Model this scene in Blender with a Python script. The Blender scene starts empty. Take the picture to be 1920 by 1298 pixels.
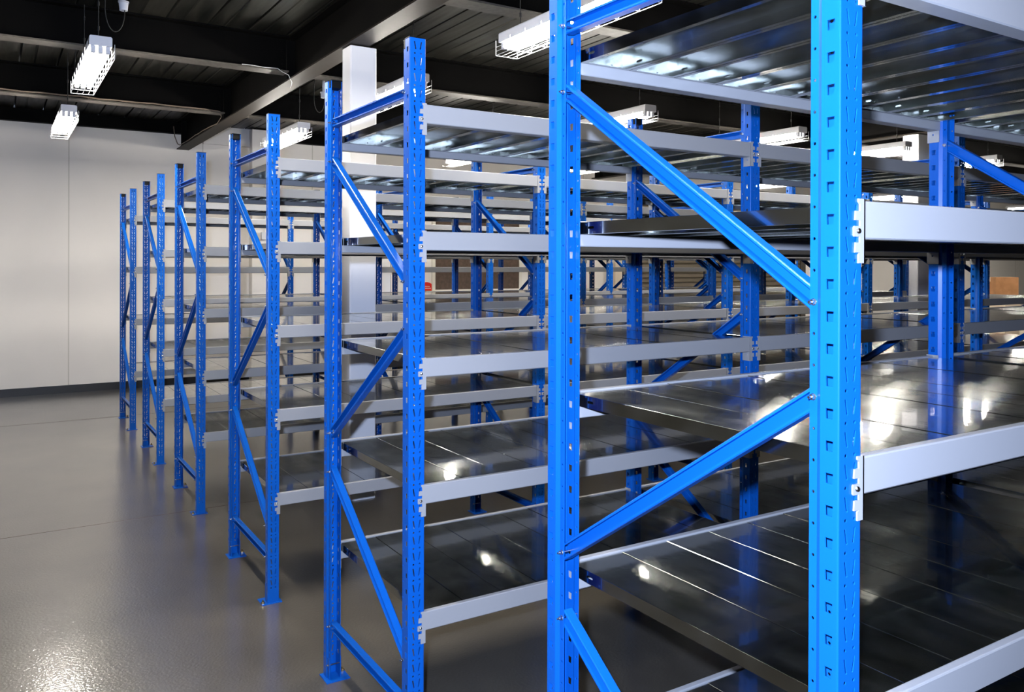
import bpy, math, random
from mathutils import Matrix, Vector
from mathutils.geometry import tessellate_polygon
random.seed(7)
C = bpy.context.scene.collection
PI = math.pi

# ------------------------------------------------------------------ helpers
class MB:
    """collects faces of one mesh; several materials allowed"""
    def __init__(s): s.v=[]; s.f=[]; s.m=[]; s.sm=[]
    def add(s, vs, fs, mi=0, smooth=False):
        b=len(s.v); s.v+= [tuple(p) for p in vs]
        for f in fs: s.f.append([b+i for i in f]); s.m.append(mi); s.sm.append(smooth)
    def box(s, x0,y0,z0,x1,y1,z1, mi=0, M=None):
        vs=[(x0,y0,z0),(x1,y0,z0),(x1,y1,z0),(x0,y1,z0),(x0,y0,z1),(x1,y0,z1),(x1,y1,z1),(x0,y1,z1)]
        if M: vs=[M@Vector(p) for p in vs]
        s.add(vs,[(3,2,1,0),(4,5,6,7),(0,1,5,4),(1,2,6,5),(2,3,7,6),(3,0,4,7)],mi)
    def cyl(s, p, q, r, n=10, mi=0, r2=None, cap=True, smooth=True):
        p=Vector(p); q=Vector(q); d=(q-p).normalized(); r2=r if r2 is None else r2
        a=d.orthogonal().normalized(); b=d.cross(a)
        vs=[p+(a*math.cos(2*PI*i/n)+b*math.sin(2*PI*i/n))*r for i in range(n)]
        vs+=[q+(a*math.cos(2*PI*i/n)+b*math.sin(2*PI*i/n))*r2 for i in range(n)]
        s.add(vs,[(i,(i+1)%n,n+(i+1)%n,n+i) for i in range(n)],mi,smooth)
        if cap: s.add(vs,[tuple(range(n-1,-1,-1)),tuple(range(n,2*n))],mi)
    def tube(s, pts, r, n=6, mi=0):
        for a,b in zip(pts,pts[1:]): s.cyl(a,b,r,n,mi)
    def dome(s, c, r, h, ax=(0,-1,0), n=10, k=4, mi=0):
        c=Vector(c); d=Vector(ax).normalized(); a=d.orthogonal().normalized(); b=d.cross(a)
        vs=[]; 
        for j in range(k):
            t=j/k*PI/2
            vs+=[c+d*h*math.sin(t)+(a*math.cos(2*PI*i/n)+b*math.sin(2*PI*i/n))*r*math.cos(t) for i in range(n)]
        vs.append(c+d*h); fs=[]
        for j in range(k-1): fs+=[(j*n+i,j*n+(i+1)%n,(j+1)*n+(i+1)%n,(j+1)*n+i) for i in range(n)]
        fs+=[((k-1)*n+i,(k-1)*n+(i+1)%n,k*n) for i in range(n)]
        s.add(vs,fs,mi,True)
    def prism(s, poly, axis, a, b, mi=0, smooth=False):
        """closed 2D polygon extruded along axis from a to b; poly in the two other axes in order"""
        n=len(poly)
        def P(p,t):
            return (t,p[0],p[1]) if axis=='x' else ((p[0],t,p[1]) if axis=='y' else (p[0],p[1],t))
        vs=[P(p,a) for p in poly]+[P(p,b) for p in poly]
        s.add(vs,[(i,(i+1)%n,n+(i+1)%n,n+i) for i in range(n)],mi,smooth)
        tr=tessellate_polygon([[Vector((p[0],p[1],0)) for p in poly]])
        s.add(vs,[tuple(t) for t in tr]+[tuple(n+i for i in t) for t in tr],mi)
    def mesh(s, name, mats):
        me=bpy.data.meshes.new(name); me.from_pydata(s.v,[],s.f)
        for m in mats: me.materials.append(m)
        me.polygons.foreach_set('material_index',s.m); me.polygons.foreach_set('use_smooth',s.sm)
        me.update(); return me

def link(name, me, parent=None, loc=(0,0,0), rz=0):
    o=bpy.data.objects.new(name,me); C.objects.link(o); o.location=loc; o.rotation_euler=(0,0,rz)
    if parent: o.parent=parent
    return o
def norm(me):
    import bmesh
    bm=bmesh.new(); bm.from_mesh(me); bmesh.ops.recalc_face_normals(bm,faces=bm.faces); bm.to_mesh(me); bm.free(); return me
def tag(o,label,cat,group=None):
    o['label']=label; o['category']=cat
    if group: o['group']=group
    return o
def thing(name,label,cat,loc=(0,0,0),group=None):
    return tag(link(name,None,None,loc),label,cat,group)
def struct(name,me,loc=(0,0,0)):
    o=link(name,me,None,loc); o['kind']='structure'; return o

# ------------------------------------------------------------------ materials
def mat(name, col, rough=.5, metal=0., coat=0., coat_r=.1, spec=.5, emis=None, es=0.):
    m=bpy.data.materials.new(name); m.use_nodes=True; b=m.node_tree.nodes['Principled BSDF']
    b.inputs['Base Color'].default_value=(*col,1); b.inputs['Roughness'].default_value=rough
    b.inputs['Metallic'].default_value=metal; b.inputs['Coat Weight'].default_value=coat
    b.inputs['Coat Roughness'].default_value=coat_r; b.inputs['Specular IOR Level'].default_value=spec
    if emis: b.inputs['Emission Color'].default_value=(*emis,1); b.inputs['Emission Strength'].default_value=es
    return m
def noise_mix(m, scale, c0, c1, lo=.35, hi=.65, detail=4, stretch=(1,1,1), rough=None, bump=0, bump_scale=None, sock='Base Color', obj=True):
    nt=m.node_tree; N=nt.nodes; L=nt.links; b=N['Principled BSDF']
    tc=N.new('ShaderNodeTexCoord'); mp=N.new('ShaderNodeMapping'); mp.inputs['Scale'].default_value=stretch
    if obj:
        L.new(tc.outputs['Object'],mp.inputs['Vector'])
    else:
        g=N.new('ShaderNodeNewGeometry'); L.new(g.outputs['Position'],mp.inputs['Vector'])
    n=N.new('ShaderNodeTexNoise'); n.inputs['Scale'].default_value=scale; n.inputs['Detail'].default_value=detail
    L.new(mp.outputs['Vector'],n.inputs['Vector'])
    r=N.new('ShaderNodeValToRGB'); r.color_ramp.elements[0].position=lo; r.color_ramp.elements[1].position=hi
    r.color_ramp.elements[0].color=(*c0,1); r.color_ramp.elements[1].color=(*c1,1)
    L.new(n.outputs['Fac'],r.inputs['Fac']); L.new(r.outputs['Color'],b.inputs['Base Color'])
    if rough:
        mr=N.new('ShaderNodeMapRange'); mr.inputs['From Min'].default_value=.3; mr.inputs['From Max'].default_value=.7
        mr.inputs['To Min'].default_value=rough[0]; mr.inputs['To Max'].default_value=rough[1]
        L.new(n.outputs['Fac'],mr.inputs['Value']); L.new(mr.outputs['Result'],b.inputs['Roughness'])
    if bump:
        n2=N.new('ShaderNodeTexNoise'); n2.inputs['Scale'].default_value=bump_scale; n2.inputs['Detail'].default_value=2
        L.new(mp.outputs['Vector'],n2.inputs['Vector'])
        bp=N.new('ShaderNodeBump'); bp.inputs['Strength'].default_value=bump; bp.inputs['Distance'].default_value=.002
        L.new(n2.outputs['Fac'],bp.inputs['Height']); L.new(bp.outputs['Normal'],b.inputs['Normal'])
        try: L.new(bp.outputs['Normal'],b.inputs['Coat Normal'])
        except Exception: pass
    return m
BLUE=mat('blue_enamel',(.0022,.077,.37),.33,0,.12,.10,.16)
GREY=mat('light_grey_enamel',(.252,.256,.270),.34,0,.10,.2,.35)
GALV=noise_mix(mat('galvanised_steel',(.4,.4,.4),.16,1.,.75,.05),14,(.29,.31,.29),(.40,.42,.40),.25,.75,8,(1.3,.7,1),rough=(.17,.27),bump=.06,bump_scale=22,obj=False)
CHROME=mat('zinc_bolt',(.75,.75,.75),.2,1.)
BRASS=mat('yellow_zinc_anchor',(.35,.25,.12),.35,1.)
BLACKP=mat('black_plastic',(.004,.004,.004),.6,0,0,.1,.1)
GALV.node_tree.nodes['Principled BSDF'].inputs['Coat IOR'].default_value=2.1
FLOOR=noise_mix(mat('sealed_concrete',(.2,.18,.16),.3,0,.9,.075),2.2,(.052,.046,.038),(.094,.083,.067),.2,.8,8,(1,1,1),bump=.45,bump_scale=85,obj=False)
WALL=noise_mix(mat('white_wall_paint',(.7,.66,.62),.6),1.3,(.84,.80,.765),(.88,.84,.80),.3,.7,3,obj=False)
SEAM=mat('wall_seam',(.60,.57,.52),.6)
COLW=mat('white_column_paint',(.88,.88,.92),.4)
SKIRT=mat('black_skirting',(.008,.008,.008),.4)
WALLD=mat('far_side_wall_paint',(.42,.40,.36),.7)
FLANGE2=noise_mix(mat('brown_black_shaded_flange',(.06,.045,.038),.5,0,0,.1,.08),30,(.007,.0052,.0042),(.012,.009,.007),.3,.7,5,obj=False)  # girder underside: shade from the nearby tubes put into a darker flange colour
STEEL=noise_mix(mat('black_beam_paint',(.012,.011,.011),.6,0,0,.1,.03),3,(.0016,.0015,.0015),(.0028,.0026,.0024),.3,.7,4,obj=False)
STEELB=noise_mix(mat('brown_black_lit_tone',(.06,.045,.038),.45,0,0,.1,.12),30,(.055,.049,.043),(.085,.077,.068),.3,.7,5,obj=False)  # cross-beam undersides: tube light put into a lighter flange colour
DECK=noise_mix(mat('dark_metal_decking',(.06,.055,.045),.42,.5,0,.1,.2),3,(.007,.0075,.007),(.030,.028,.023),.3,.75,8,(6,.5,6),rough=(.3,.5),obj=False)
TUBE=mat('lit_tube',(1,1,1),.3,emis=(1,.94,.84),es=190)
TRAY=mat('white_fitting_enamel',(.72,.72,.76),.4)
WIRE=mat('white_wire',(.8,.8,.8),.35)
CABLE=mat('black_cable',(.012,.012,.012),.5)
CABLEW=mat('pale_cable',(.16,.12,.09),.5)
JOINT=mat('floor_joint_sealant',(.05,.025,.015),.6)
BROWN=noise_mix(mat('brown_pinboard',(.08,.05,.035),.8),25,(.07,.045,.032),(.10,.065,.048),obj=False)
RED=mat('red_sign',(.75,.02,.01),.4)
CARD=noise_mix(mat('brown_cardboard',(.35,.16,.06),.8),8,(.30,.14,.055),(.40,.19,.08),obj=False)
CARDP=mat('pale_carton',(.68,.58,.46),.7)
SHUT=mat('shutter_slats',(.20,.17,.13),.4,.5)
PAPER=mat('paper',(.8,.76,.68),.7)

# ------------------------------------------------------------------ dimensions (metres)
W=.0552; BAY=1.5322; D=.781; H=2.322; Z5=.5205
NY=[0,1.5412,3.1067,4.735,6.2617,7.8354]
LV=[[Z5+.4*k for k in (4,3,2,1,0)]]*5+[[2.07,1.57,1.07,.565]]
CAM=Vector((-1.0885,-.796,1.6187)); F=1541.33; YAW=math.radians(-32.1036); PIT=math.radians(-.1725); ROL=math.radians(.1876); CY=498.30
fw=Vector((-math.sin(YAW)*math.cos(PIT),math.cos(YAW)*math.cos(PIT),math.sin(PIT)))
rt=Vector((math.cos(YAW),math.sin(YAW),0)); up=rt.cross(fw)
r2=rt*math.cos(ROL)+up*math.sin(ROL); u2=up*math.cos(ROL)-rt*math.sin(ROL)
def proj(P):
    d=Vector(P)-CAM; z=d.dot(fw)
    if z<.05: return None
    return F*d.dot(r2)/z+960, -F*d.dot(u2)/z+CY
def in_view(pts,mx=250,my=250):
    q=[proj(p) for p in pts]; q=[a for a in q if a]
    if not q: return False
    return max(a[0] for a in q)>-mx and min(a[0] for a in q)<1920+mx and max(a[1] for a in q)>-my and min(a[1] for a in q)<1298+my

# ------------------------------------------------------------------ upright: folded, perforated sheet
def upright_mesh():
    r=.0028; ins=.0062
    prof=[]                                         # outer profile (x, v) from left lip end round the front to the right lip end
    left=[(ins,.058),(ins,.0435),(0,.0335),(0,r)]
    arc=[(r-r*math.cos(a),r-r*math.sin(a)) for a in (PI/6,PI/3)]
    left+=arc+[(r,0)]
    right=[(W-x,v) for x,v in reversed(left)]
    prof=left+right; n=len(prof); T=.0019
    # inward offsets
    inner=[]
    for i in range(n):
        def nrm(a,b):
            d=Vector((b[0]-a[0],b[1]-a[1])).normalized(); return Vector((d.y,-d.x))
        ns=[]
        if i>0: ns.append(nrm(prof[i-1],prof[i]))
        if i<n-1: ns.append(nrm(prof[i],prof[i+1]))
        m=sum(ns,Vector((0,0))).normalized(); k=T/max(.4,m.dot(ns[0]))
        cand=Vector(prof[i])-m*k*SGN
        inner.append((cand.x,cand.y))
    mb=MB()
    seg=[math.dist(prof[i],prof[i+1]) for i in range(n-1)]
    def circ(s,z,rr,k=8): return [(s+rr*math.cos(2*PI*i/k+PI/8),z+rr*math.sin(2*PI*i/k+PI/8)) for i in range(k)]
    def slot(s0,z0,s1,z1,w=.0042):
        d=Vector((s1-s0,z1-z0)); L=d.length; d.normalize(); q=Vector((-d.y,d.x))*w/2; a=Vector((s0,z0)); b=Vector((s1,z1)); e=d*w*.35
        return [tuple(p) for p in (a+q,a-e,a-q,b-q,b+e,b+q)]
    flat_front=6
    def pt(P,i,s,z): 
        t=s/seg[i]; a=P[i]; b=P[i+1]; return (a[0]+(b[0]-a[0])*t,a[1]+(b[1]-a[1])*t,z)
    for i in range(n-1):
        L=seg[i]; holes=None
        mid=((prof[i][0]+prof[i+1][0])/2,(prof[i][1]+prof[i+1][1])/2)
        kind='plain'
        if L>.03 and mid[1]<1e-6: kind='front'
        elif abs(L-(.0335-r))<1e-4: kind='side'
        elif abs(L-.0145)<1e-4: kind='lip'
        if kind=='plain':
            mb.add([pt(prof,i,0,0),pt(prof,i,L,0),pt(prof,i,L,H),pt(prof,i,0,H)],[(0,1,2,3)])
            mb.add([pt(inner,i,0,0),pt(inner,i,L,0),pt(inner,i,L,H),pt(inner,i,0,H)],[(3,2,1,0)])
            continue
        # cell from z0 to z0+.05 ; hole heights relative to multiples of .05
        if kind=='front':
            hs=[circ(.0175-r,.024,.0032),circ(.0388-r,.024,.0032),slot(.0163-r,.0605-.05+.05,.0208-r,.0375),slot(.0403-r,.0605,.0360-r,.0375)]
            off=.012   # cell spans z = k*.05+.012 .. +.062
        elif kind=='side':
            rev = mid[0]<.02
            c=(.0170-r); c = (L-c) if rev else c
            hs=[[(c-.0062,.0300),(c+.0062,.0300),(c+.0070,.0460),(c-.0070,.0460)]]; off=.0125
        else:
            hs=[circ(L/2,.009,.0029)]; off=-.016
        z_start=off
        # plain foot piece
        def quad(za,zb):
            mb.add([pt(prof,i,0,za),pt(prof,i,L,za),pt(prof,i,L,zb),pt(prof,i,0,zb)],[(0,1,2,3)])
            mb.add([pt(inner,i,0,za),pt(inner,i,L,za),pt(inner,i,L,zb),pt(inner,i,0,zb)],[(3,2,1,0)])
        k0=1; quad(0,k0*.05+off)
        outer=[(0,off),(L,off),(L,off+.05),(0,off+.05)]
        loops=[outer]+hs
        fl=[p for lp in loops for p in lp]
        tri=tessellate_polygon([[Vector((a,b,0)) for a,b in lp] for lp in loops])
        def area(t):
            a,b,c=[fl[j] for j in t]; return (b[0]-a[0])*(c[1]-a[1])-(b[1]-a[1])*(c[0]-a[0])
        tri=[t if area(t)>0 else (t[0],t[2],t[1]) for t in tri]
        kk=k0
        while (kk+1)*.05+off<=H-.0005:
            dz=kk*.05
            vo=[pt(prof,i,a,b+dz) for a,b in fl]; vi=[pt(inner,i,a,b+dz) for a,b in fl]; m=len(fl)
            mb.add(vo+vi,[tuple(t) for t in tri]+[tuple(m+j for j in reversed(t)) for t in tri])
            fs=[]; base=4
            for h in hs:
                q=len(h); fs+=[(base+j,base+(j+1)%q,m+base+(j+1)%q,m+base+j) for j in range(q)]; base+=q
            mb.add(vo+vi,fs); kk+=1
        quad(kk*.05+off,H)
    # rims: top, bottom, lip ends
    for z in (0,H):
        for i in range(n-1):
            mb.add([(*prof[i],z),(*prof[i+1],z),(*inner[i+1],z),(*inner[i],z)],[(0,1,2,3)])
    for i in (0,n-1):
        mb.add([(*prof[i],0),(*inner[i],0),(*inner[i],H),(*prof[i],H)],[(0,1,2,3)])
    return mb.mesh('upright',[BLUE])
SGN=1
UP=upright_mesh()

def foot_mesh():
    mb=MB(); mb.box(-.026,-.008,0,.068,.078,.004)
    mb.box(.0035,.004,.004,.0060,.056,.085); mb.box(W-.0060,.004,.004,W-.0035,.056,.085)
    return mb.mesh('foot_plate',[BLUE])
FOOT=foot_mesh()
mb=MB(); mb.cyl((-.018,.012,.004),(-.018,.012,.0115),.0085,6,0,smooth=False); mb.cyl((-.018,.012,.0115),(-.018,.012,.020),.004,8); ANCH=mb.mesh('anchor_bolt',[BRASS])
mb=MB(); mb.prism([(-.001,-.001),(W+.001,-.001),(W+.001,.036),(W-.005,.046),(W-.005,.060),(.005,.060),(.005,.046),(-.001,.036)],'z',H,H+.003)
mb.box(.0035,.003,H-.026,W-.0035,.052,H); CAP=mb.mesh('end_cap',[BLACKP])
mb=MB()
mb.cyl((-.0060,.0508,0),(.0062,.0508,0),.0024,8); mb.cyl((-.0005,.0508,0),(.0062,.0508,0),.0046,6,smooth=False); mb.cyl((.0050,.0508,0),(.0062,.0508,0),.0056,12); mb.cyl((.0062,.0508,0),(.046,.0508,0),.0024,6)
BOLT=mb.mesh('bolt',[CHROME])

# brace: C channel, open towards -X, between (y0,z0) and (y1,z1) in the frame plane
def brace_mesh(y0,z0,y1,z1,ext=.018):
    d=Vector((0,y1-y0,z1-z0)); L=d.length; d.normalize(); u=Vector((0,-d.z,d.y))
    if u.z<0: u=-u
    X=Vector((1,0,0)); o=Vector((0,y0,z0))-d*ext; e=Vector((0,y1,z1))+d*ext
    h=.0165; t=.0018; x0=.0100; x1=.0355; lip=.0055
    poly=[(x0,h-lip),(x0,h-.002),(x0+.002,h),(x1-.003,h),(x1,h-.003),(x1,-h+.003),(x1-.003,-h),(x0+.002,-h),(x0,-h+.002),(x0,-h+lip),
          (x0+t,-h+lip),(x0+t,-h+t),(x1-t,-h+t),(x1-t,h-t),(x0+t,h-t),(x0+t,h-lip)]
    mb=MB(); n=len(poly)
    vs=[o+X*a+u*b for a,b in poly]+[e+X*a+u*b for a,b in poly]
    mb.add(vs,[(i,(i+1)%n,n+(i+1)%n,n+i) for i in range(n)])
    tr=tessellate_polygon([[Vector((a,b,0)) for a,b in poly]])
    mb.add(vs,[tuple(t) for t in tr]+[tuple(n+i for i in t) for t in tr])
    return norm(mb.mesh('brace',[BLUE]))
YN=.0508; YF=D-.0508
BR=[brace_mesh(YN,2.159,YF,2.159,.0),brace_mesh(YF,2.009,YN,1.559,.008),brace_mesh(YN,1.409,YF,.959,.008),brace_mesh(YF,.809,YN,.359,.008),brace_mesh(YN,.209,YF,.209,.0)]
ZN=[2.159,1.559,1.409,.359,.209]; ZF=[2.159,2.009,.959,.809,.209,.059]

# beam rail: stepped box beam; outer face at y=0, top at z=0, body towards +y
XL=W+.0035; XR=BAY-.0035
bp=[(0,-.0575),(0,-.003),(.001,-.0008),(.003,0),(.016,0),(.018,-.0008),(.019,-.003),(.019,-.031),(.0385,-.031),(.0400,-.033),(.0400,-.058),(.0385,-.060),(.0025,-.060)]
mb=MB(); mb.prism(bp,'x',XL,XR); RAIL=norm(mb.mesh('beam_rail',[GREY]))
def bracket(mb,side,mi=0,mb2=1):
    """side -1: left end of the beam (fixes on the upright's right edge), +1 mirrored"""
    T=.003; c=W/2; xm=(lambda x: x) if side<0 else (lambda x: BAY+W-x)
    # front leg silhouette (x, z) , z from the connector top
    top=.0025
    P=[(.0585,top),(.0425,top),(.0425,top-.005),(.0462,top-.0085),(.0462,top-.0190),(.0355,top-.0190),(.0342,top-.0335),(.0462,top-.0335),(.0462,top-.0425),
       (.0325,top-.0425),(.0312,top-.0450),(.0312,top-.0570),(.0325,top-.0590),(.0462,top-.0590),(.0462,top-.0680),(.0355,top-.0680),(.0342,top-.0835),(.0462,top-.0835),(.0425,top-.0865),(.0425,top-.100),(.0585,top-.100)]
    Q=[(xm(a),b) for a,b in P]
    vs=[(a,-.0032,b) for a,b in Q]+[(a,-.0002,b) for a,b in Q]; n=len(Q)
    mb.add(vs,[(i,(i+1)%n,n+(i+1)%n,n+i) for i in range(n)],mi)
    tr=tessellate_polygon([[Vector((a,b,0)) for a,b in Q]])
    mb.add(vs,[tuple(t) for t in tr]+[tuple(n+i for i in t) for t in tr],mi)
    xa,xb=sorted((xm(W+.0003),xm(W+.0033)))
    # side leg with one hole
    out=[(-.0032,top-.100),(.0365,top-.100),(.0365,top),(-.0032,top)]
    hz=top-.074; hole=[(.016+.003*math.cos(a*PI/4),hz+.003*math.sin(a*PI/4)) for a in range(8)]
    fl=out+hole; tr=tessellate_polygon([[Vector((a,b,0)) for a,b in out],[Vector((a,b,0)) for a,b in hole]])
    vs=[(xa,a,b) for a,b in fl]+[(xb,a,b) for a,b in fl]; m=len(fl)
    mb.add(vs,[tuple(t) for t in tr]+[tuple(m+i for i in t) for t in tr]+[(i,(i+1)%4,m+(i+1)%4,m+i) for i in range(4)]+[(4+i,4+(i+1)%8,m+4+(i+1)%8,m+4+i) for i in range(8)],mi)
    mb.dome((xm(.0415),-.0032,top-.0500),.0050,.0042,mi=mb2)
def bracket_mesh(side):
    mb=MB(); bracket(mb,side); return norm(mb.mesh('bracket',[GREY,CHROME]))
BKL=bracket_mesh(-1); BKR=bracket_mesh(1)
mb=MB(); mb.prism(bp,'x',XL,XR); bracket(mb,-1); bracket(mb,1); FARBEAM=norm(mb.mesh('beam',[GREY,CHROME]))

# deck panel: folded tray, origin at its left front top corner, width PW, length PL
NP=10; PW=(BAY-W-.012)/NP; PL=D-.042
def panel(mb, full=True, ox=0, oy=0, oz=0):
    w=PW-.0026; t=.0012; h=.0265; lip=.013
    def q(*p): mb.add([(ox+a,oy+b,oz+c) for a,b,c in p],[tuple(range(len(p)))])
    e=.0007
    q((e,0,0),(w-e,0,0),(w-e,PL,0),(e,PL,0))
    q((0,0,-e),(e,0,0),(e,PL,0),(0,PL,-e)); q((w-e,0,0),(w,0,-e),(w,PL,-e),(w-e,PL,0))
    if not full:
        for x in (0,w): q((x,0,-e),(x,PL,-e),(x,PL,-h),(x,0,-h))
        for y in (0,PL): q((0,y,-e),(w,y,-e),(w,y,-h),(0,y,-h))
        q((0,0,-h),(lip,0,-h),(lip,PL,-h),(0,PL,-h)); q((w-lip,0,-h),(w,0,-h),(w,PL,-h),(w-lip,PL,-h))
        return
    q((t,t,-t),(t,PL-t,-t),(w-t,PL-t,-t),(w-t,t,-t))
    # side flanges with a slot near each end
    for x,xi in ((0,t),(w,w-t)):
        out=[(0,-e),(PL,-e),(PL,-h),(0,-h)]
        sl=[[(c+sx*.0075+.0035*math.cos(a),-.0135+.0035*math.sin(a)) for sx,a in ((1,-PI/3),(1,0),(1,PI/3),(-1,2*PI/3),(-1,PI),(-1,4*PI/3))] for c in (.062,PL-.062)]
        loops=[out]+sl; fl=[p for l in loops for p in l]
        tr=tessellate_polygon([[Vector((a,b,0)) for a,b in l] for l in loops])
        for xx in (x,xi): mb.add([(ox+xx,oy+a,oz+b) for a,b in fl],[tuple(k) for k in tr])
    for y,yi in ((0,t),(PL,PL-t)):
        out=[(e,-e),(w-e,-e),(w-e,-h),(e,-h)]
        sl=[[(c+.003*math.cos(a*PI/3),-.016+.003*math.sin(a*PI/3)) for a in range(6)] for c in (w*.25,w*.75)]
        loops=[out]+sl; fl=[p for l in loops for p in l]
        tr=tessellate_polygon([[Vector((a,b,0)) for a,b in l] for l in loops])
        for yy in (y,yi): mb.add([(ox+a,oy+yy,oz+b) for a,b in fl],[tuple(k) for k in tr])
    # folded bottom lips
    for x0,x1 in ((0,lip),(w-lip,w)):
        mb.box(ox+x0,oy+.002,oz-h-t,ox+x1,oy+PL-.002,oz-h)
    for y0,y1 in ((0,.030),(PL-.030,PL)):
        mb.box(ox+lip,oy+y0,oz-h-t,ox+w-lip,oy+y1,oz-h)
mb=MB(); panel(mb); PANEL=mb.mesh('deck_panel',[GALV])

# ------------------------------------------------------------------ racks
RLAB=["blue and grey steel shelving rack nearest the camera, running off the right side",
 "second nearest blue and grey shelving rack, its end frame topping out left of centre",
 "third shelving rack from the camera, between the second rack and the white column",
 "fourth shelving rack from the camera, directly behind the white column",
 "fifth shelving rack from the camera, second from the rear wall",
 "sixth and farthest shelving rack, nearest the rear wall, with only four shelves"]
for i,Y in enumerate(NY):
    R=thing('shelving_rack',RLAB[i],'shelving rack',(0,Y,0),'parallel rows of steel shelving racks')
    nb={0:2,1:4}.get(i,5)
    for b in range(nb+1):
        x=b*BAY
        for far in (0,1):
            u=link('upright',UP,R,(x+(W if far else 0),D if far else 0,0),PI if far else 0)
            link('foot_plate',FOOT,u); link('anchor_bolt',ANCH,u); link('end_cap',CAP,u)
            if far:  # the plate reaches towards the aisle side too
                pass
            if i<3 or b==0:
                for z in (ZF if far else ZN):
                    bo=link('bolt',BOLT,u,(W if far else 0,0,z))
                    if far: bo.scale=(-1,1,1)
        for m in BR: link('brace',m,R,(x,0,0))
    pan=[]
    for b in range(nb):
        for li,z in enumerate(LV[i]):
            for far in (0,1):
                loc=(b*BAY+(BAY+W if far else 0),(D+.0032 if far else -.0032)+(-.0032 if far else .0032),z-.0025)
                pts=[(b*BAY+sx*BAY,Y+(D if far else 0),z) for sx in (0,.5,1)]
                if not in_view(pts): continue
                if i<3:
                    bm_=link('beam',RAIL,R,loc,PI if far else 0)
                    link('bracket',BKL,bm_); link('bracket',BKR,bm_)
                else: link('beam',FARBEAM,R,loc,PI if far else 0)
            for k in range(NP):
                px=b*BAY+W+.006+k*PW; pz=z-.0025-.0040; py=.021
                c=[(px,Y+py,pz),(px+PW,Y+py,pz),(px+PW,Y+py+PL,pz),(px,Y+py+PL,pz)]
                if not in_view(c,150,150): continue
                q=[proj(p) for p in c]
                if all(q):
                    A=abs(sum(q[a][0]*q[(a+1)%4][1]-q[(a+1)%4][0]*q[a][1] for a in range(4)))/2
                    A+=math.dist(q[0],q[1])*.027*F/max(.5,(Vector(c[0])-CAM).dot(fw))
                    q2=[(a[0],a[1]) for a in q if -20<a[0]<1940 and -20<a[1]<1318]
                    A*=.15+len(q2)/4
                else: A=0
                pan.append((A,px,py,pz))
    pan.sort(reverse=True)
    for A,px,py,pz in pan[:100]:
        link('deck_panel',PANEL,R,(px,py,pz+random.uniform(-.0009,.0009)))
    if len(pan)>100:
        mb=MB()
        for A,px,py,pz in pan[100:]: panel(mb,False,px,py,pz)
        o=link('deck_panel',mb.mesh('deck_panels_far',[GALV]),R); o['kind']='stuff'

# ------------------------------------------------------------------ room shell
X0,X1,Y0,Y1,ZC=-9.,26.,-9.,10.72,3.45
mb=MB(); mb.box(X0,Y0,-.12,X1,Y1+.2,0); struct('floor',mb.mesh('floor',[FLOOR]))
for n_,y in ((1,8.68),(2,4.845)):
    mb=MB(); mb.box(X0,y-(.006 if n_==1 else .003),-.0005,X1,y+(.006 if n_==1 else .003),.0006)
    o=struct('trim_%d'%n_,mb.mesh('floor_joint',[JOINT]))
mb=MB(); mb.box(X0,Y1,0,X1,Y1+.15,4.0)
for x in (-.33,1.25,2.75,4.25,7.6,9.6,15.3,17.0,18.7,20.4,22.1): mb.box(x-.006,Y1-.0015,.09,x+.006,Y1+.001,ZC-.1,1)
struct('wall_back',mb.mesh('wall_back',[WALL,SEAM]))
for nm,b in (('wall_left',(X0-.15,Y0,0,X0,Y1,4)),('wall_right',(X1,Y0,0,X1+.15,Y1,4)),('wall_front',(X0,Y0-.15,0,X1,Y0,4))):
    mb=MB(); mb.box(*b); struct(nm,mb.mesh(nm,[WALLD]))
mb=MB(); mb.box(X0,Y1-.012,0,X1,Y1,.094); struct('baseboard_back',mb.mesh('baseboard_back',[SKIRT]))
# boxed pilaster and header on the back wall
mb=MB(); mb.box(1.86,Y1-.16,0,2.06,Y1,3.43); mb.box(2.065,Y1-.10,0,2.40,Y1,3.43); mb.box(1.25,Y1-.05,3.20,1.855,Y1,3.30); struct('trim_3',mb.mesh('wall_pilaster',[WALL]))
# dark edge channel at the top of the back wall
mb=MB(); mb.box(X0,Y1-.10,3.30,1.2,Y1,3.45); mb.box(2.42,Y1-.10,3.30,X1,Y1,3.45); struct('trim_4',mb.mesh('wall_top_channel',[STEEL]))
# ceiling: profiled metal decking with ribs along Y
mb=MB(); xs=X0; pr=[]
while xs<X1:
    pr+=[(xs,ZC),(xs+.095,ZC),(xs+.099,ZC+.008),(xs+.112,ZC+.008),(xs+.116,ZC),(xs+.282,ZC),(xs+.284,ZC+.045),(xs+.298,ZC+.045),(xs+.300,ZC)]
    xs+=.300
vs=[]; 
for x,z in pr: vs+=[(x,Y0,z),(x,Y1+.1,z)]
mb.add(vs,[(2*i,2*i+1,2*i+3,2*i+2) for i in range(len(pr)-1)])
mb.box(X0,Y0,ZC+.06,X1,Y1+.1,ZC+.16)
struct('ceiling',mb.mesh('ceiling',[DECK]))
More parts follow.
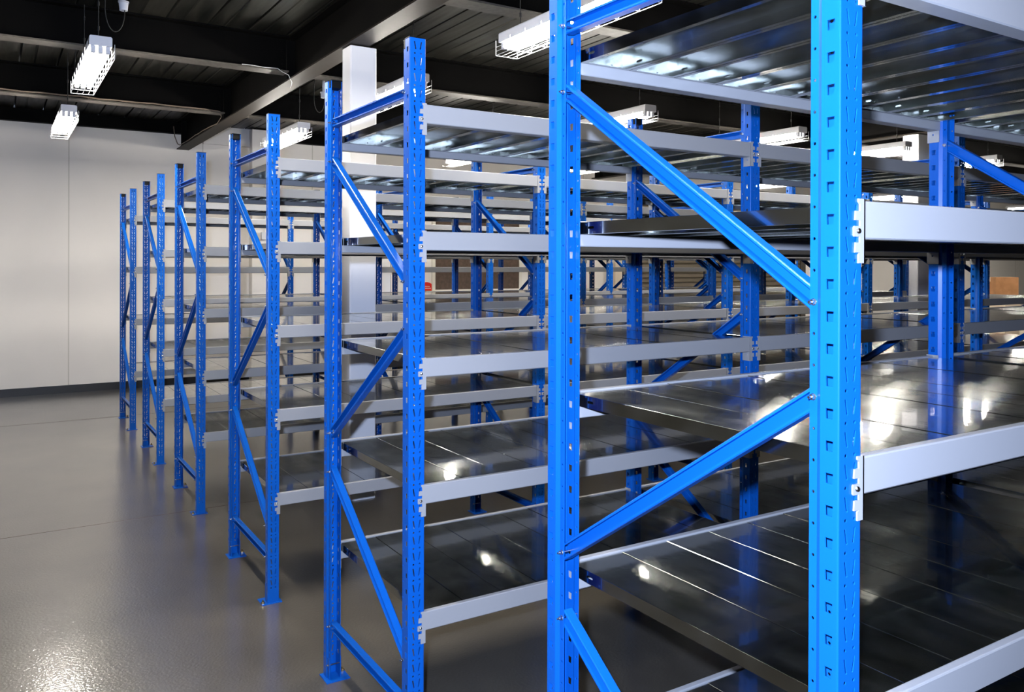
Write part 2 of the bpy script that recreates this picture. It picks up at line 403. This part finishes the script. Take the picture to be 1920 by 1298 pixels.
# steel beams
def ibeam(mb,ax,a,b,c,z0,z1,bw,tf=.012,tw=.010):
    def bx(u0,u1,za,zb,mi):
        if ax=='x': mb.box(a,c+u0,za,b,c+u1,zb,mi)
        else: mb.box(c+u0,a,za,c+u1,b,zb,mi)
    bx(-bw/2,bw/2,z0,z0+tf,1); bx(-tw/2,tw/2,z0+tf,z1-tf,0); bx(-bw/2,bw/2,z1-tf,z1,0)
def stiff(mb,x,y,z0,z1,w): mb.box(x-w/2,y-.006,z0,x+w/2,y+.006,z1,0)
GX=[.992,7.78,14.6]
for k,x in enumerate(GX):
    mb=MB(); ibeam(mb,'y',Y0,Y1-.1 if k else 10.70,x,3.098,3.448,.152)
    for y in (1.2,3.50,5.87,8.06,10.4):
        for s in (-1,1):
            mb.box(min(x+s*.006,x+s*.075),y-.004,3.11,max(x+s*.006,x+s*.075),y+.004,3.43,0)
    struct('girder_beam' if k==0 else 'girder_beam.%03d'%k,mb.mesh('girder',[STEEL,FLANGE2]))
spans=[(X0,GX[0]-.08),(GX[0]+.08,GX[1]-.08),(GX[1]+.08,GX[2]-.08),(GX[2]+.08,X1)]
for y in (-1.1,1.2,3.50,5.87,8.06):
    for a,b in spans:
        mb=MB(); ibeam(mb,'x',a,b,y,3.158,3.448,.150)
        for e,s in ((a,1),(b,-1)):   # end plate bolts
            for zz in (3.22,3.28,3.34):
                mb.cyl((e+s*.03,y-.004,zz),(e+s*.03,y-.018,zz),.013,6,0,smooth=False)
        struct('ceiling_beam',mb.mesh('ceiling_beam',[STEEL,STEELB]))
# columns
def column(x0,y0,x1,y1,lab):
    mb=MB(); r=.008
    p=[(x0+r,y0),(x1-r,y0),(x1,y0+r),(x1,y1-r),(x1-r,y1),(x0+r,y1),(x0,y1-r),(x0,y0+r)]
    mb.prism(p,'z',0,3.092); return struct('column',norm(mb.mesh('column',[COLW])))
column(.940,4.50,1.130,4.66,''); column(7.72,4.63,7.96,4.82,'')
for z in ():
    pass

# ------------------------------------------------------------------ light fittings
def make_fitting():
    e=link('tube_light',None)
    L=1.20
    mb=MB(); mb.prism([(-.062,2.912),(.062,2.912),(.062,2.962),(.056,2.970),(-.056,2.970),(-.062,2.962)],'y',-.02,L+.02)
    for y in (-.005,L-.025):
        for x in (-.040,0,.040): mb.box(x-.012,y,2.872,x+.012,y+.03,2.912)
    link('gear_tray',norm(mb.mesh('gear_tray',[TRAY])),e)
    mb=MB()
    mb.cyl((0,.02,2.886),(0,L-.02,2.886),.013,12); T_=mb.mesh('tube',[TUBE])
    for x in (-.040,0,.040): link('tube',T_,e,(x,0,0))
    mb=MB(); zb=2.838; w=.074
    for x in (-.074,-.037,0,.037,.074): mb.tube([(x,-.03,zb),(x,L+.03,zb)],.0016,5)
    for s in (-1,1):
        for z in (2.862,2.886): mb.tube([(s*w,-.03,z),(s*w,L+.03,z)],.0016,5)
    for k in range(9):
        y=-.03+(L+.06)*k/8; mb.tube([(-w,y,2.925),(-w,y,zb),(w,y,zb),(w,y,2.925)],.0018,5)
    link('wire_guard',mb.mesh('wire_guard',[WIRE]),e)
    for y in (.12,L-.12):
        mb=MB(); mb.cyl((0,y,2.975),(0,y,3.45),.003,6)
        for z in (3.05,3.2,3.35): mb.cyl((0,y,z-.012),(0,y,z+.012),.007,6)
        link('suspension_rod',mb.mesh('suspension_rod',[CABLE]),e)
    return e
fit=[(-.56,4.70,"lit tube light in a wire guard, higher of the two left of the girder"),
 (-.56,7.25,"lit tube light just in front of the rear wall, lower of the two at left"),
 (1.47,2.12,"lit tube light seen behind the tall near blue upright, its wire guard hanging low"),
 (1.47,4.52,"lit tube light right behind the top of the white column"),
 (1.42,7.00,"lit tube light between the third rack's end frame and the second rack's far upright"),
 (3.62,4.52,"lit tube light whose end shows above the nearest rack's upper diagonal brace"),
 (3.75,7.22,"lit tube light glimpsed under the second rack's top shelf"),
 (5.62,4.55,"lit tube light just right of the second rack's second frame"),
 (5.62,7.15,"lit tube light glimpsed through the nearest rack's upper diagonal brace opening"),
 (7.38,4.55,"lit tube light left of the distant second column, right of the near upright"),
 (9.35,7.30,"small distant lit tube light under the second rack's top shelf, right part"),
 (9.35,4.60,"lit tube light whose glow shows beside the nearest rack's second frame"),
 (-.56,2.10,"lit tube light over the aisle floor, above the picture's left part"),
 (3.62,2.12,"lit tube light above the nearest rack's top shelf"),
 (-.56,-.60,"unseen tube light added over the camera to light the foreground"),  # added lamp out of view, brightens the foreground
 (13.2,4.6,"lit tube light in the far right part of the hall"),(13.2,7.9,"lit tube light in the far right rear part of the hall"),
 (18.5,7.9,"lit tube light at the far right end of the hall")]
first=make_fitting()
for k,(x,y,lab) in enumerate(fit):
    if k==0: e=first
    else:
        e=first.copy(); C.objects.link(e)
        for ch in list(first.children):
            c=ch.copy(); C.objects.link(c); c.parent=e
    e.location=(x,y,0); tag(e,lab,'ceiling light','fluorescent tube lights under the ceiling')

# junction boxes with looping cables
for k,(x,y,lab) in enumerate([(-.38,5.16,"white round junction box on the dark ceiling above the higher left tube light"),
     (-.40,7.30,"white round junction box just left of the higher left tube light"),
     (1.70,7.23,"white round junction box on the ceiling just left of the second rack's top"),]):
    e=thing('junction_box',lab,'junction box',(x,y,0),'white ceiling junction boxes')
    mb=MB(); mb.cyl((0,0,3.45),(0,0,3.335),.012,10); mb.cyl((0,0,3.335),(0,0,3.325),.034,16); mb.cyl((0,0,3.325),(0,0,3.275),.030,16,r2=.025); link('housing',mb.mesh('housing',[TRAY]),e)
    pts=[(.004,-.01,3.28)]+[(-.055+.06*math.cos(PI*t),-.02-.03*t,3.27-.15*math.sin(PI*t)) for t in [j/14 for j in range(0,15)]]+[(-.115,-.05,3.30),(-.11,-.05,3.44)]
    mb=MB(); mb.tube(pts,.003,6); link('cable',mb.mesh('cable',[CABLE]),e)
# cables clipped along the beams
mb=MB()
y=8.06-.079
pts=[(X0+.1+j*.16,y+random.uniform(-.002,.004),3.176+random.uniform(0,.010)) for j in range(int((.78-X0)/.16))]
pts+=[(.86,7.99,3.168),(.900,8.10,3.135),(.912,8.35,3.100),(.905,8.7,3.112)]+[(.905,8.7+j*.19,3.112+random.uniform(0,.010)) for j in range(1,10)]+[(.90,10.55,3.15),(.87,10.58,3.25),(.86,10.6,3.38)]
for off in (0,.006): mb.tube([(a+off*.6,b-off*.4,c+off) for a,b,c in pts],.0035,6)
tag(link('cable',mb.mesh('cable_run',[CABLEW])),"pale cable run clipped along the dark beam flange and round to the girder's end",'cable')
mb=MB(); pts=[(.54+.035*j,5.79,3.172+.002*math.sin(j)) for j in range(9)]+[(.86,5.79,3.15),(.905,5.78,3.13),(.93,5.77,3.07),(.915,5.76,3.02)]
mb.tube(pts,.0022,6); tag(link('cable',mb.mesh('cable_loop',[WIRE])),"short white cable drooping from the nearer cross beam where it meets the girder",'cable')

# ------------------------------------------------------------------ far background things
yb=Y1-.001
e=thing('notice_board',"large brown notice board in a white frame on the rear wall",'notice board',(5.48,Y1,0))
mb=MB(); mb.box(-.77,-.020,1.20,.78,-.004,2.27); link('board_panel',mb.mesh('board_panel',[BROWN]),e)
mb=MB(); f=.055
for b in ((-.77-f,-.03,1.20-f,.78+f,-.001,1.20),(-.77-f,-.03,2.27,.78+f,-.001,2.27+f),(-.77-f,-.03,1.20,-.77,-.001,2.27),(.78,-.03,1.20,.78+f,-.001,2.27)): mb.box(*b)
mb.box(-.86,-.09,1.10,.87,-.001,1.145)
link('board_frame',mb.mesh('board_frame',[PAPER]),e)
mb=MB(); mb.box(.36,-.085,1.146,.62,-.06,1.164); link('marker_tray',mb.mesh('marker_tray',[mat('blue_marker',(.02,.12,.5),.4)]),e)
def round_sign(x,z,lab,s=1):
    e=thing('round_sign',lab,'sign',(x,Y1,z))
    mb=MB(); n=24; P=[(.13*s*math.cos(PI*i/n),.13*s*math.sin(PI*i/n)) for i in range(n+1)]
    mb.prism(P,'y',-.010,-.001); link('sign_top',norm(mb.mesh('sign_top',[RED])),e)
    mb=MB(); mb.box(-.13*s,-.010,-.11*s,.13*s,-.001,0); link('sign_base',mb.mesh('sign_base',[CARD]),e)
    mb=MB()
    for zz,a in ((.062,.05),(.035,.07)):
        for j in range(int(a*100)): mb.box(-a+j*.021,-.0115,zz*s-.007,-a+j*.021+.014,-.0099,zz*s+.006)
    link('lettering',mb.mesh('lettering',[PAPER]),e)
round_sign(4.57,1.19,"red and brown rounded sign on the rear wall left of the notice board")
round_sign(7.55,1.22,"red sign on the rear wall right of the notice board, seen through the racks",.9)
# doors
def door(n,x0,x1,zt):
    mb=MB(); mb.box(x0,Y1-.035,0,x1,Y1-.001,zt); o=struct('door_%d'%n,mb.mesh('door',[COLW]))
    mb=MB(); f=.05
    mb.box(x0-f,Y1-.05,0,x0-.004,Y1-.001,zt+f,0); mb.box(x1+.004,Y1-.05,0,x1+f,Y1-.001,zt+f,0); mb.box(x0-.004,Y1-.05,zt+.004,x1+.004,Y1-.001,zt+f)
    link('door_frame',mb.mesh('door_frame',[WALL]),o)
    mb=MB(); mb.cyl((x1-.07,Y1-.036,1.02),(x1-.07,Y1-.075,1.02),.010,8); mb.box(x1-.17,Y1-.085,1.01,x1-.06,Y1-.070,1.03); link('door_handle',mb.mesh('door_handle',[BLACKP]),o)
door(1,3.15,3.95,2.06)
# roller shutter
mb=MB(); z=0
while z<2.72:
    mb.prism([(Y1-.055,z),(Y1-.075,z+.02),(Y1-.075,z+.065),(Y1-.055,z+.085),(Y1-.02,z+.085),(Y1-.02,z)],'x',8.75,13.25); z+=.090
o=struct('door_2',norm(mb.mesh('roller_shutter',[SHUT])))
mb=MB(); mb.box(8.6,Y1-.10,0,8.75,Y1-.001,2.8); mb.box(13.25,Y1-.10,0,13.40,Y1-.001,2.8); mb.box(8.6,Y1-.34,2.74,13.4,Y1-.001,3.06); link('shutter_frame',mb.mesh('shutter_frame',[STEELB]),o)
# wall duct seen between beams
mb=MB(); mb.box(8.15,Y1-.22,0,8.50,Y1-.03,2.3); tag(link('tall_carton',mb.mesh('tall_carton',[CARDP])),"tall pale carton standing by the rear wall left of the roller shutter",'carton')
e=thing('electrical_box',"small white electrical box with a thin conduit on the rear wall beside the pilaster",'electrical box',(2.02,Y1-.16,1.98))
mb=MB(); mb.box(-.045,-.06,-.05,.045,-.001,.05); link('box_body',mb.mesh('box_body',[TRAY]),e)
mb=MB(); mb.tube([(0,-.02,.05),(0,-.02,.9)],.008,8); link('conduit',mb.mesh('conduit',[TRAY]),e)
# cartons at the far right
def carton(x,y,z,w,d,h,m,lab,rz=0):
    e=thing('carton',lab,'carton',(x,y,z)); e.rotation_euler=(0,0,rz)
    mb=MB(); mb.box(-w/2,-d/2,0,w/2,d/2,h); b=link('box_body',mb.mesh('box_body',[m]),e)
    mb=MB(); mb.box(-w/2-.001,-.03,h-.001,w/2+.001,.03,h+.0015); mb.box(-.001-w/2,-.03,h*.8,-w/2,.03,h); link('tape',mb.mesh('tape',[CARDP if m is CARD else PAPER]),e)
def at(u,t):      # point on the ray through pixel column u at distance t along the view axis, floor level
    d=fw+r2*((u-960)/F); p=CAM+d*t; return p.x,p.y
x,y=at(1876,14.2); carton(x,y,.144,.56,.45,.50,CARDP,"pale carton at the bottom of the distant stack at far right")
carton(x,y,.644,.50,.42,.36,CARDP,"pale carton in the middle of the distant stack at far right")
carton(x,y,1.007,.40,.36,.40,CARD,"brown cardboard carton on top of the distant stack at far right",-.5)
x2,y2=at(1958,13.1); carton(x2,y2,.144,.5,.5,.6,CARDP,"pale carton under the light carton at the right edge")
carton(x2,y2,.747,.42,.4,.62,CARDP,"light carton leaning out of frame at the right edge, beside the brown carton",.5)
for (px,py,lab) in ((x,y,"wooden pallet under the distant carton stack at far right"),(x2,y2,"wooden pallet under the light cartons at the right edge")):
    e=thing('pallet',lab,'pallet',(px,py,0))
    mb=MB()
    for k in range(5): mb.box(-.30,-.30+k*.1275,.12,.30,-.21+k*.1275,.142)
    for k in range(3): mb.box(-.30+k*.26,-.30,.0,-.22+k*.26,.30,.118)
    link('slats',mb.mesh('slats',[mat('pallet_wood',(.45,.30,.16),.8)]),e)

# ------------------------------------------------------------------ camera, lights, colour
cd=bpy.data.cameras.new('camera'); cam=bpy.data.objects.new('camera',cd); C.objects.link(cam)
M=Matrix((( r2.x,u2.x,-fw.x,CAM.x),(r2.y,u2.y,-fw.y,CAM.y),(r2.z,u2.z,-fw.z,CAM.z),(0,0,0,1)))
cam.matrix_world=M; cd.sensor_fit='HORIZONTAL'; cd.sensor_width=36; cd.lens=F*36/1920; cd.shift_y=-(649-CY)/1920; cd.clip_start=.05; cd.clip_end=100
bpy.context.scene.camera=cam
# the camera's own flash
ld=bpy.data.lights.new('camera_flash','SPOT'); ld.energy=610; ld.color=(.68,.82,1.15); ld.spot_size=math.radians(105); ld.spot_blend=.6; ld.shadow_soft_size=.018
fl=bpy.data.objects.new('camera_flash',ld); C.objects.link(fl)
p=CAM-rt*.055+Vector((0,0,.10))-fw*.02; aim=(fw-Vector((0,0,.10))).normalized()
fl.matrix_world=Matrix.Translation(p)@aim.to_track_quat('-Z','Y').to_matrix().to_4x4()
w=bpy.data.worlds.new('world'); bpy.context.scene.world=w; w.use_nodes=True
w.node_tree.nodes['Background'].inputs['Color'].default_value=(.5,.5,.55,1); w.node_tree.nodes['Background'].inputs['Strength'].default_value=.02
s=bpy.context.scene
s.view_settings.view_transform='Standard'; s.view_settings.look='None'; s.view_settings.exposure=.12; s.view_settings.gamma=1; s.view_settings.use_curve_mapping=False
s.cycles.use_denoising=True
s.cycles.max_bounces=7; s.cycles.diffuse_bounces=3; s.cycles.glossy_bounces=5; s.cycles.sample_clamp_indirect=6; s.cycles.caustics_reflective=False; s.cycles.caustics_refractive=False
